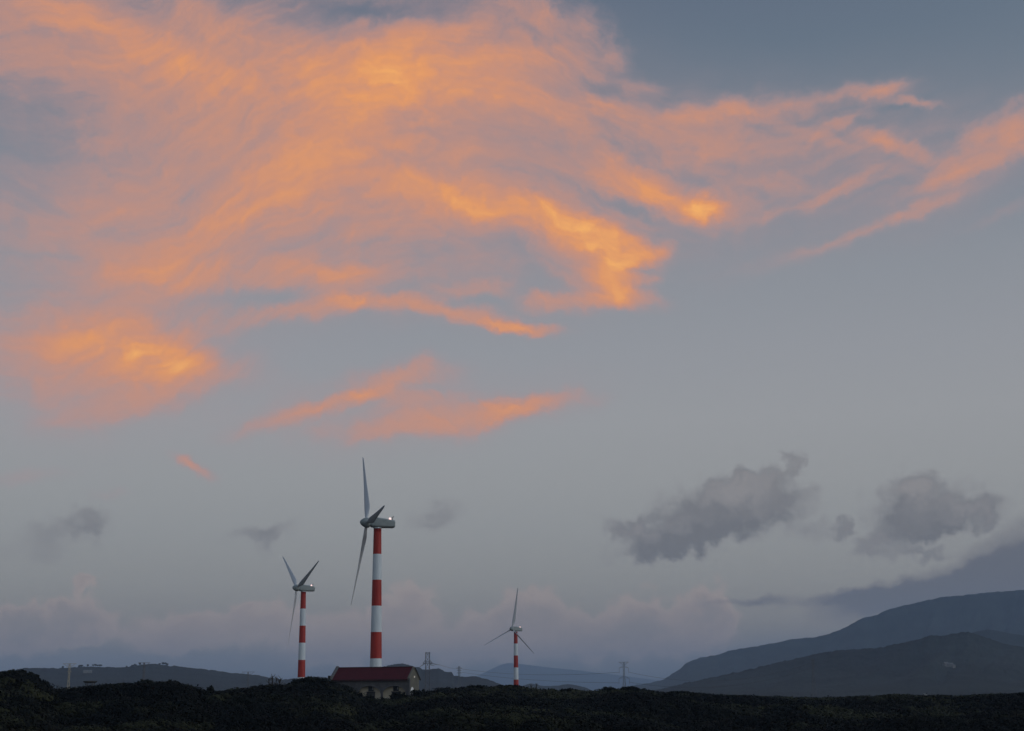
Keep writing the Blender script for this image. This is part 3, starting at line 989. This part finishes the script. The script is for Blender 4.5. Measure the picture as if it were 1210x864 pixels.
house(101.5, 794.2, 3955, 14, 9, 2.7, 'left of the two pale houses high on the far left hill', R(8), 'pale houses on the far left hill')
house(106.0, 794.0, 3955, 10, 8, 2.5, 'right of the two pale houses high on the far left hill', R(-6), 'pale houses on the far left hill')
house(1117.5, 785.5, 2905, 10, 7, 3, 'left one of three pale houses on the dark right ridge', R(20), 'pale houses on the dark right ridge')
house(1122.5, 786.5, 2890, 12, 7, 3.3, 'middle and widest of three pale houses on the dark right ridge', R(-10), 'pale houses on the dark right ridge')
house(1127.0, 787.8, 2880, 6, 5, 2.6, 'right one of three pale houses on the dark right ridge', R(5), 'pale houses on the dark right ridge')
house(1093, 822.0, 1500, 3.4, 3.0, 1.3, 'tiny white hut at the far edge of the scrub on the right', R(12))

# ------------------------------------------------------------------ haze
bm = bmesh.new()
hb_lo, hb_hi = Vector((-31000, -30000, -14)), Vector((31000, 31000, 745))
add_box(bm, (hb_lo + hb_hi) / 2, hb_hi - hb_lo)
hm, n, l = new_mat('thin_evening_haze')
n.remove(n['Principled BSDF'])
pv_ = n.new('ShaderNodeVolumePrincipled')
pv_.inputs['Color'].default_value = (0.58, 0.75, 1.0, 1)
pv_.inputs['Density'].default_value = 5.7e-5
pv_.inputs['Anisotropy'].default_value = 0.0
l.new(pv_.outputs[0], n['Material Output'].inputs['Volume'])
hz_o = bm_obj('haze', bm, hm)
tag(hz_o, 'thin bluish evening haze that fades the far hills', 'haze', kind='stuff')

# ------------------------------------------------------------------ sky
exec_sky = True
w = bpy.data.worlds.new('World')
sc.world = w
w.use_nodes = True
N, L = w.node_tree.nodes, w.node_tree.links
N.clear()


def srgb(r, g, b):
    f = lambda c: ((c / 255) / 12.92) if c / 255 <= 0.04045 else ((c / 255 + 0.055) / 1.055) ** 2.4
    return (f(r), f(g), f(b), 1)


def math_(op, a, b=None, c=None, clamp=False):
    m = N.new('ShaderNodeMath'); m.operation = op; m.use_clamp = clamp
    for k, v in enumerate((a, b, c)):
        if v is None: continue
        if isinstance(v, (int, float)): m.inputs[k].default_value = v
        else: L.new(v, m.inputs[k])
    return m.outputs[0]


def vmath(op, a, b=None, scale=None):
    m = N.new('ShaderNodeVectorMath'); m.operation = op
    for k, v in enumerate((a, b)):
        if v is None: continue
        if isinstance(v, tuple): m.inputs[k].default_value = v
        else: L.new(v, m.inputs[k])
    if scale is not None: m.inputs['Scale'].default_value = scale
    return m.outputs[0]


def ramp(fac, stops, interp='LINEAR'):
    r = N.new('ShaderNodeValToRGB'); r.color_ramp.interpolation = interp
    e = r.color_ramp.elements
    while len(e) < len(stops): e.new(0.5)
    for el, (p, c) in zip(e, sorted(stops, key=lambda s: s[0])):
        el.position = p; el.color = c if isinstance(c, tuple) else (c, c, c, 1)
    L.new(fac, r.inputs['Fac'])
    return r


def mix(fac, a, b, blend='MIX'):
    m = N.new('ShaderNodeMix'); m.data_type = 'RGBA'; m.blend_type = blend; m.clamp_factor = True
    if isinstance(fac, (int, float)): m.inputs[0].default_value = fac
    else: L.new(fac, m.inputs[0])
    for k, v in ((6, a), (7, b)):
        if isinstance(v, tuple): m.inputs[k].default_value = v
        else: L.new(v, m.inputs[k])
    return m.outputs[2]


def noise(vec, scale, detail=5, rough=0.55, out='Fac', dist=0.0, dims='2D'):
    t = N.new('ShaderNodeTexNoise'); t.noise_dimensions = dims
    t.inputs['Scale'].default_value = scale; t.inputs['Detail'].default_value = detail
    t.inputs['Roughness'].default_value = rough; t.inputs['Distortion'].default_value = dist
    L.new(vec, t.inputs['Vector'])
    return t.outputs[out]


SUN_AZ, SUN_EL = R(112), R(9)           # to the right of the view and a little behind
tc = N.new('ShaderNodeTexCoord')
dirn = vmath('NORMALIZE', tc.outputs['Generated'])
sep = N.new('ShaderNodeSeparateXYZ'); L.new(dirn, sep.inputs[0])
dx, dy, dz = sep.outputs
el = math_('ARCSINE', dz)
azm = math_('ARCTAN2', dx, dy)
hl = math_('SQRT', math_('ADD', math_('MULTIPLY', dx, dx), math_('MULTIPLY', dy, dy)))
S = FPX / 100.0
X = math_('MULTIPLY', math_('MULTIPLY', azm, hl), S)
Y = math_('MULTIPLY', el, S)
cmb = N.new('ShaderNodeCombineXYZ'); L.new(X, cmb.inputs[0]); L.new(Y, cmb.inputs[1])
UV = cmb.outputs[0]                     # sky angles, 100 units to one focal length


def sky_uv(px, py):
    d = ray(px, py)
    return (math.atan2(d.x, d.y) * math.hypot(d.x, d.y) * S, math.asin(d.z) * S)


def el_of(py, px=605):
    return sky_uv(px, py)[1]


# clear sky: colour by height above the horizon
EMAX = el_of(-700)
fac = math_('DIVIDE', Y, EMAX, clamp=True)
GRAD = [(815, (90, 95, 106)), (800, (104, 107, 113)), (780, (132, 129, 128)), (740, (152, 147, 140)), (690, (157, 156, 152)), (630, (160, 161, 160)), (570, (163, 164, 164)), (500, (164, 165, 167)),
        (420, (158, 160, 165)), (330, (149, 153, 160)), (240, (134, 141, 152)), (150, (119, 130, 143)), (60, (106, 120, 136)), (0, (101, 114, 132)), (-300, (82, 98, 122)), (-700, (72, 92, 122))]
grad = ramp(fac, [(max(0, min(1, el_of(py) / EMAX)), srgb(*c)) for py, c in GRAD]).outputs[0]
sky = N.new('ShaderNodeTexSky')
sky.sky_type = 'NISHITA'; sky.sun_disc = False
sky.sun_elevation = SUN_EL; sky.sun_rotation = SUN_AZ
sky.air_density, sky.dust_density = 1.0, 1.5
nish = vmath('SCALE', sky.outputs[0], scale=0.05)
col = mix(0.92, nish, grad)
# the brighter afterglow side of the sky, off to the right and behind the view
sd = (math.sin(SUN_AZ) * math.cos(R(18)), math.cos(SUN_AZ) * math.cos(R(18)), math.sin(R(18)))
dp = N.new('ShaderNodeVectorMath'); dp.operation = 'DOT_PRODUCT'
L.new(dirn, dp.inputs[0]); dp.inputs[1].default_value = sd
gl = math_('POWER', math_('MAXIMUM', dp.outputs['Value'], 0.0), 2.5)
glow = vmath('SCALE', N.new('ShaderNodeRGB').outputs[0], scale=1.0)
glow.node.inputs[0].links[0].from_node.outputs[0].default_value = (0.62, 0.68, 0.72, 1)
gm = N.new('ShaderNodeVectorMath'); gm.operation = 'SCALE'; L.new(glow, gm.inputs[0]); L.new(gl, gm.inputs['Scale'])
col = mix(1.0, col, gm.outputs[0], 'ADD')

# ---- warped sky coordinates
n1 = vmath('SUBTRACT', noise(UV, 0.75, 3, 0.5, 'Color'), (0.5, 0.5, 0.5))
n2 = vmath('SUBTRACT', noise(UV, 3.4, 6, 0.62, 'Color'), (0.5, 0.5, 0.5))
W1 = vmath('ADD', UV, vmath('SCALE', n1, scale=0.55))
W3 = vmath('ADD', vmath('ADD', UV, vmath('SCALE', n1, scale=0.16)), vmath('SCALE', n2, scale=0.20))
W2 = vmath('ADD', W1, vmath('SCALE', n2, scale=0.26))
PUFF = vmath('ADD', vmath('ADD', UV, vmath('SCALE', n1, scale=0.25)), vmath('SCALE', vmath('SUBTRACT', noise(UV, 4.2, 5, 0.56, 'Color'), (0.5, 0.5, 0.5)), scale=0.46))


def strokes(vec, items):
    """sum of soft elliptical brush marks: (photo x, photo y, half length, half width, slope in degrees, weight)"""
    tot = None
    for cx, cy, rx, ry, ang, wt in items:
        u, v = sky_uv(cx, cy)
        mp = N.new('ShaderNodeMapping'); mp.vector_type = 'TEXTURE'
        mp.inputs['Location'].default_value = (u, v, 0)
        mp.inputs['Rotation'].default_value = (0, 0, R(ang))
        mp.inputs['Scale'].default_value = (rx / 100 * 1.35, ry / 100 * 1.35, 1)
        L.new(vec, mp.inputs['Vector'])
        g = N.new('ShaderNodeTexGradient'); g.gradient_type = 'SPHERICAL'; L.new(mp.outputs[0], g.inputs['Vector'])
        mr = N.new('ShaderNodeMapRange'); mr.interpolation_type = 'SMOOTHSTEP'
        mr.inputs['To Min'].default_value = 0; mr.inputs['To Max'].default_value = wt
        L.new(g.outputs['Fac'], mr.inputs['Value'])
        tot = mr.outputs[0] if tot is None else math_('ADD', tot, mr.outputs[0])
    return tot


# ---- low pinkish cloud banks above the horizon
BANK = [(50, 738, 80, 30, 0, .9), (95, 728, 34, 26, 0, .55), (28, 728, 30, 20, 0, .5), (105, 690, 16, 12, 0, .6), (0, 750, 50, 26, 0, .4), (240, 745, 110, 28, 6, .6), (320, 728, 40, 22, 8, .45),
        (485, 722, 42, 30, 0, .7), (420, 745, 90, 30, 0, .4), (630, 722, 44, 28, 0, .85), (590, 740, 60, 26, 0, .5), (690, 742, 70, 28, 0, .55), (755, 732, 40, 34, 0, .7), (835, 725, 34, 32, 0, .85), (800, 745, 70, 30, 0, .5), (560, 768, 340, 26, 0, .35)]
bank = strokes(PUFF, BANK)
bm_ = math_('MULTIPLY', bank, math_('ADD', noise(UV, 2.4, 5, 0.6), 0.42))
bankc = ramp(bm_, [(0.0, srgb(154, 146, 142)), (0.25, srgb(180, 162, 154)), (0.55, srgb(164, 150, 145)), (1.0, srgb(148, 140, 138))]).outputs[0]
col = mix(ramp(bm_, [(0.06, 0.0), (0.26, 0.62), (0.6, 0.8)]).outputs[0], col, bankc)

# ---- sunlit cirrus
VEIL0 = [(40, 240, 150, 190, 0, .15), (40, 60, 150, 90, 0, .12), (250, 130, 150, 90, 20, .10)]
VEIL = VEIL0 + [(330, 180, 340, 215, 25, .35), (170, 280, 210, 125, 30, .24), (600, 190, 310, 170, -8, .28), (930, 200, 270, 110, 4, .26), (110, 55, 250, 105, -12, .34), (480, 275, 270, 105, 8, .24), (330, 40, 270, 85, 0, .20),
        (105, 440, 200, 110, 8, .22), (490, 485, 230, 52, 8, .22), (430, 350, 270, 42, -4, .14), (1130, 200, 140, 70, 20, .12)]
ORANGE = [
    (140, 40, 120, 34, -22, .24), (225, 80, 90, 22, -20, .10), (235, 15, 60, 24, -30, .16), (60, 15, 60, 22, 0, .10),
    (490, 95, 200, 68, 4, .33), (430, 130, 130, 80, 30, .12), (560, 66, 130, 36, 4, .18), (640, 75, 100, 34, 0, .18),
    (320, 225, 170, 42, 36, .15), (230, 300, 110, 40, 34, .09), (370, 205, 150, 26, 38, .09),
    (650, 125, 120, 26, -14, .22), (715, 128, 60, 15, -18, .25), (700, 150, 120, 60, -10, .10),
    (540, 230, 140, 24, -14, .24), (635, 258, 120, 28, -24, .44),
    (770, 222, 105, 22, -22, .46), (828, 244, 28, 16, 0, .46), (800, 170, 70, 30, -10, .14), (830, 190, 110, 16, 10, .10),
    (140, 335, 120, 32, 12, .14), (300, 325, 120, 26, 6, .14), (410, 318, 60, 15, 6, .26), (390, 335, 70, 26, 0, .18),
    (340, 376, 120, 16, 9, .36), (450, 358, 95, 13, -3, .42), (560, 373, 85, 14, -11, .50), (615, 386, 62, 8, -4, .52), (570, 340, 44, 13, 5, .26),
    (50, 410, 100, 60, 0, .16), (285, 440, 60, 26, -14, .18),
    (375, 482, 115, 12, 19, .45), (440, 466, 48, 8, 4, .34), (465, 446, 95, 17, 7, .36), (560, 486, 140, 25, 3, .33), (625, 477, 76, 16, 5, .40), (480, 502, 170, 15, 5, .22), (400, 470, 160, 30, 14, .12), (500, 470, 90, 8, 6, .14),
    (228, 551, 30, 8, -27, .58), (130, 583, 24, 7, 4, .22), (15, 568, 70, 10, 8, .22),
    (868, 132, 80, 18, 6, .32), (800, 140, 60, 22, 0, .20), (955, 120, 100, 14, 10, .28), (1035, 104, 52, 12, 4, .40), (1085, 119, 32, 6, -14, .36), (1020, 130, 70, 10, 14, .22),
    (1050, 168, 80, 10, -26, .26), (920, 165, 150, 32, -6, .14), (965, 160, 60, 10, -20, .16),
    (1015, 278, 145, 9, 17, .19), (1075, 250, 60, 8, 18, .16), (960, 240, 120, 8, 14, .18), (1005, 218, 44, 7, 24, .20), (880, 235, 110, 24, 12, .10), (940, 300, 120, 8, 12, .12),
    (1175, 172, 90, 30, 27, .28), (1200, 148, 40, 26, 20, .20), (1150, 200, 90, 10, 14, .20), (1190, 250, 60, 8, 16, .14),
    (610, 12, 80, 26, -10, .22), (655, 20, 40, 16, -30, .22), (705, 30, 26, 18, -40, .30), (735, 62, 24, 16, -40, .26), (760, 105, 30, 12, -10, .24), (560, 20, 60, 20, 20, .16), (690, 75, 70, 36, -30, .10),
    # gaps of clear sky
    (430, 12, 75, 16, -4, -.26), (375, 30, 60, 14, -8, -.12), (510, 285, 120, 34, 6, -.17), (300, 352, 100, 12, 3, -.20), (70, 345, 90, 26, 4, -.18), (570, 355, 80, 9, 3, -.14), (400, 255, 60, 26, 30, -.08),
    (170, 185, 60, 44, 30, -.10), (60, 190, 90, 80, 10, -.05), (620, 310, 50, 20, -20, -.06), (745, 245, 50, 9, -24, -.20), (690, 190, 60, 14, -16, -.06), (960, 190, 60, 16, 12, -.08), (760, 335, 30, 8, -8, -.14),
    (1000, 115, 40, 6, 10, -.14), (1045, 125, 36, 7, 4, -.16)]
CORE = [(175, 430, 92, 52, -4, .40), (205, 428, 62, 34, -4, .36), (232, 428, 30, 16, 0, .20), (120, 440, 150, 65, 6, .14), (135, 487, 95, 22, 15, .24), (90, 400, 100, 30, -6, .10),
        (690, 272, 80, 26, -33, .40), (725, 285, 46, 28, -30, .36), (740, 316, 50, 34, 10, .56), (768, 300, 32, 13, 22, .40), (720, 336, 50, 26, -10, .44), (745, 354, 52, 14, -8, .50), (690, 320, 70, 30, -30, .24), (775, 330, 16, 10, 60, .20),
        (752, 322, 16, 5, 10, -.30), (770, 322, 22, 7, -10, -.22), (738, 296, 9, 5, 0, -.14), (668, 356, 64, 15, -4, .50), (640, 350, 30, 8, 0, .2)]
dens = math_('ADD', math_('ADD', strokes(W3, CORE), strokes(W1, VEIL)), math_('ADD', strokes(W2, [o for o in ORANGE if o[3] > 14]), strokes(W3, [o for o in ORANGE if o[3] <= 14])))
# streaks follow the arch of the cloud: steep on the left, falling to the right
fx = math_('DIVIDE', math_('ADD', X, 6.6), 13.4)
fcv = N.new('ShaderNodeFloatCurve')
L.new(fx, fcv.inputs['Value'])
sx_ = np.linspace(0, 1, 14)
pxs = -55 + sx_ * 1340
slope = np.interp(pxs, [0, 120, 250, 430, 560, 700, 800, 900, 1210], [-.2, .15, .75, .35, -.15, -.5, -.4, .2, .35])
Fv = np.concatenate([[0], np.cumsum((slope[1:] + slope[:-1]) / 2 * np.diff(pxs))]) / 100
Fmin, Fmax = Fv.min(), Fv.max()
cm = fcv.mapping; cv = cm.curves[0]
while len(cv.points) < len(sx_): cv.points.new(0.5, 0.5)
for pnt, a, b_ in zip(cv.points, sx_, (Fv - Fmin) / (Fmax - Fmin)): pnt.location = (float(a), float(b_))
cm.update()
psi = math_('SUBTRACT', Y, math_('MULTIPLY_ADD', fcv.outputs[0], float(Fmax - Fmin), float(Fmin)))
c2 = N.new('ShaderNodeCombineXYZ'); L.new(math_('MULTIPLY', X, 0.42), c2.inputs[0]); L.new(math_('MULTIPLY', psi, 1.9), c2.inputs[1])
sv = vmath('ADD', c2.outputs[0], vmath('SCALE', n1, scale=0.9))
streak = noise(sv, 1.25, 7, 0.60)
fine = noise(vmath('ADD', vmath('MULTIPLY', sv, (2.3, 1.15, 1.0)), vmath('SCALE', n2, scale=0.5)), 1.9, 7, 0.60)
mod = math_('ADD', math_('MULTIPLY', math_('SUBTRACT', streak, 0.5), 0.72), math_('MULTIPLY', math_('SUBTRACT', fine, 0.5), 0.46))
dens2 = math_('MULTIPLY', dens, math_('MULTIPLY_ADD', mod, 0.72, 0.70))
dens2 = math_('ADD', dens2, math_('MULTIPLY', math_('MULTIPLY', math_('ADD', mod, math_('MULTIPLY', math_('SUBTRACT', fine, 0.5), 0.7)), 0.14), ramp(dens, [(0.05, 0.0), (0.25, 1.0)]).outputs[0]))
cc = ramp(dens2, [(0.0, srgb(160, 149, 155)), (0.18, srgb(179, 150, 149)), (0.34, srgb(198, 149, 135)), (0.52, srgb(214, 150, 120)), (0.70, srgb(233, 158, 104)), (0.9, srgb(253, 182, 104))]).outputs[0]
ca = ramp(dens2, [(0.0, 0.0), (0.10, 0.22), (0.28, 0.70), (0.50, 0.93), (0.7, 1.0)]).outputs[0]
col = mix(ca, col, cc)

# ---- grey evening cumulus
GREY = [(850, 608, 92, 42, 14, .95), (800, 636, 78, 26, 8, .7), (738, 628, 38, 12, -24, .55), (768, 656, 38, 13, 0, .45), (885, 574, 54, 22, 16, .70), (925, 600, 54, 24, 8, .55), (936, 540, 12, 15, -30, .65), (925, 556, 18, 8, 20, .35),
        (1003, 625, 10, 14, 0, .6), (960, 630, 46, 16, 0, .28), (1100, 600, 68, 34, 6, .95), (1082, 572, 32, 20, 10, .65), (1150, 602, 46, 20, 4, .65), (1065, 630, 52, 24, 24, .6), (1085, 654, 46, 9, 6, .45), (1030, 648, 32, 9, 14, .4),
        (108, 620, 24, 22, 0, .6), (58, 628, 40, 20, 10, .32), (35, 650, 60, 14, 0, .16), (312, 634, 46, 17, 4, .5), (512, 610, 38, 16, 14, .38),
        ]
CAP = [(1170, 686, 170, 26, 9, .9), (1215, 668, 100, 26, 12, .8), (1090, 697, 120, 15, 9, .7), (1000, 707, 90, 8, 6, .5), (905, 710, 34, 6, 4, .5), (1270, 650, 130, 50, 12, .9), (1130, 706, 160, 18, 8, .7), (860, 714, 60, 5, 3, .2)]
grey = strokes(PUFF, GREY)
gd = math_('MULTIPLY', grey, math_('MULTIPLY_ADD', noise(PUFF, 2.6, 6, 0.6), 1.1, 0.45))
gtop = math_('MULTIPLY', math_('SUBTRACT', grey, strokes(vmath('ADD', PUFF, (0.0, 0.16, 0.0)), GREY[:2] + GREY[9:11])), 0.9)   # tops catch the light, bases stay darker
gtop = math_('ADD', gtop, math_('MULTIPLY_ADD', noise(PUFF, 3.0, 6, 0.6), 0.7, -0.42))
gshade = ramp(gtop, [(0.0, srgb(115, 115, 118)), (0.35, srgb(128, 127, 129)), (0.8, srgb(146, 143, 143))]).outputs[0]
gcol = mix(ramp(gd, [(0.1, 1.0), (0.5, 0.0)]).outputs[0], gshade, srgb(141, 138, 140))
col = mix(ramp(gd, [(0.03, 0.0), (0.30, 0.50), (0.72, 0.95)]).outputs[0], col, gcol)
cap = math_('MULTIPLY', strokes(W3, CAP), math_('MULTIPLY_ADD', noise(W3, 1.6, 6, 0.6), 0.9, 0.55))
capc = ramp(cap, [(0.0, srgb(132, 127, 130)), (0.4, srgb(113, 112, 118)), (1.0, srgb(103, 105, 113))]).outputs[0]
col = mix(ramp(cap, [(0.03, 0.0), (0.3, 0.5), (0.75, 0.96)], 'EASE').outputs[0], col, capc)

# below the horizon: dark land
col = mix(ramp(math_('MULTIPLY_ADD', dz, 20.0, 0.5), [(0.40, 1.0), (0.49, 0.0)]).outputs[0], col, (0.02, 0.022, 0.02, 1))
bg = N.new('ShaderNodeBackground'); L.new(col, bg.inputs['Color']); bg.inputs['Strength'].default_value = 1.0
wo = N.new('ShaderNodeOutputWorld'); L.new(bg.outputs[0], wo.inputs['Surface'])

# ------------------------------------------------------------------ sun (just gone: weak, soft and low)
sl_ = bpy.data.lights.new('sun', 'SUN')
sl_.energy = 0.18; sl_.angle = R(14); sl_.color = (1.0, 0.90, 0.80)
so_ = bpy.data.objects.new('sun', sl_); COL.objects.link(so_)
sdir = Vector((math.sin(SUN_AZ) * math.cos(SUN_EL), math.cos(SUN_AZ) * math.cos(SUN_EL), math.sin(SUN_EL)))
so_.rotation_euler = (-sdir).to_track_quat('-Z', 'Y').to_euler()

# ------------------------------------------------------------------ render settings
sc.view_settings.view_transform = 'Standard'
sc.view_settings.look = 'None'
sc.view_settings.exposure = 0.0
sc.view_settings.gamma = 1.0
sc.view_settings.use_curve_mapping = False
cy = sc.cycles
cy.use_denoising = True
cy.max_bounces = 4; cy.diffuse_bounces = 2; cy.glossy_bounces = 2; cy.volume_bounces = 1; cy.transparent_max_bounces = 8
cy.use_adaptive_sampling = False
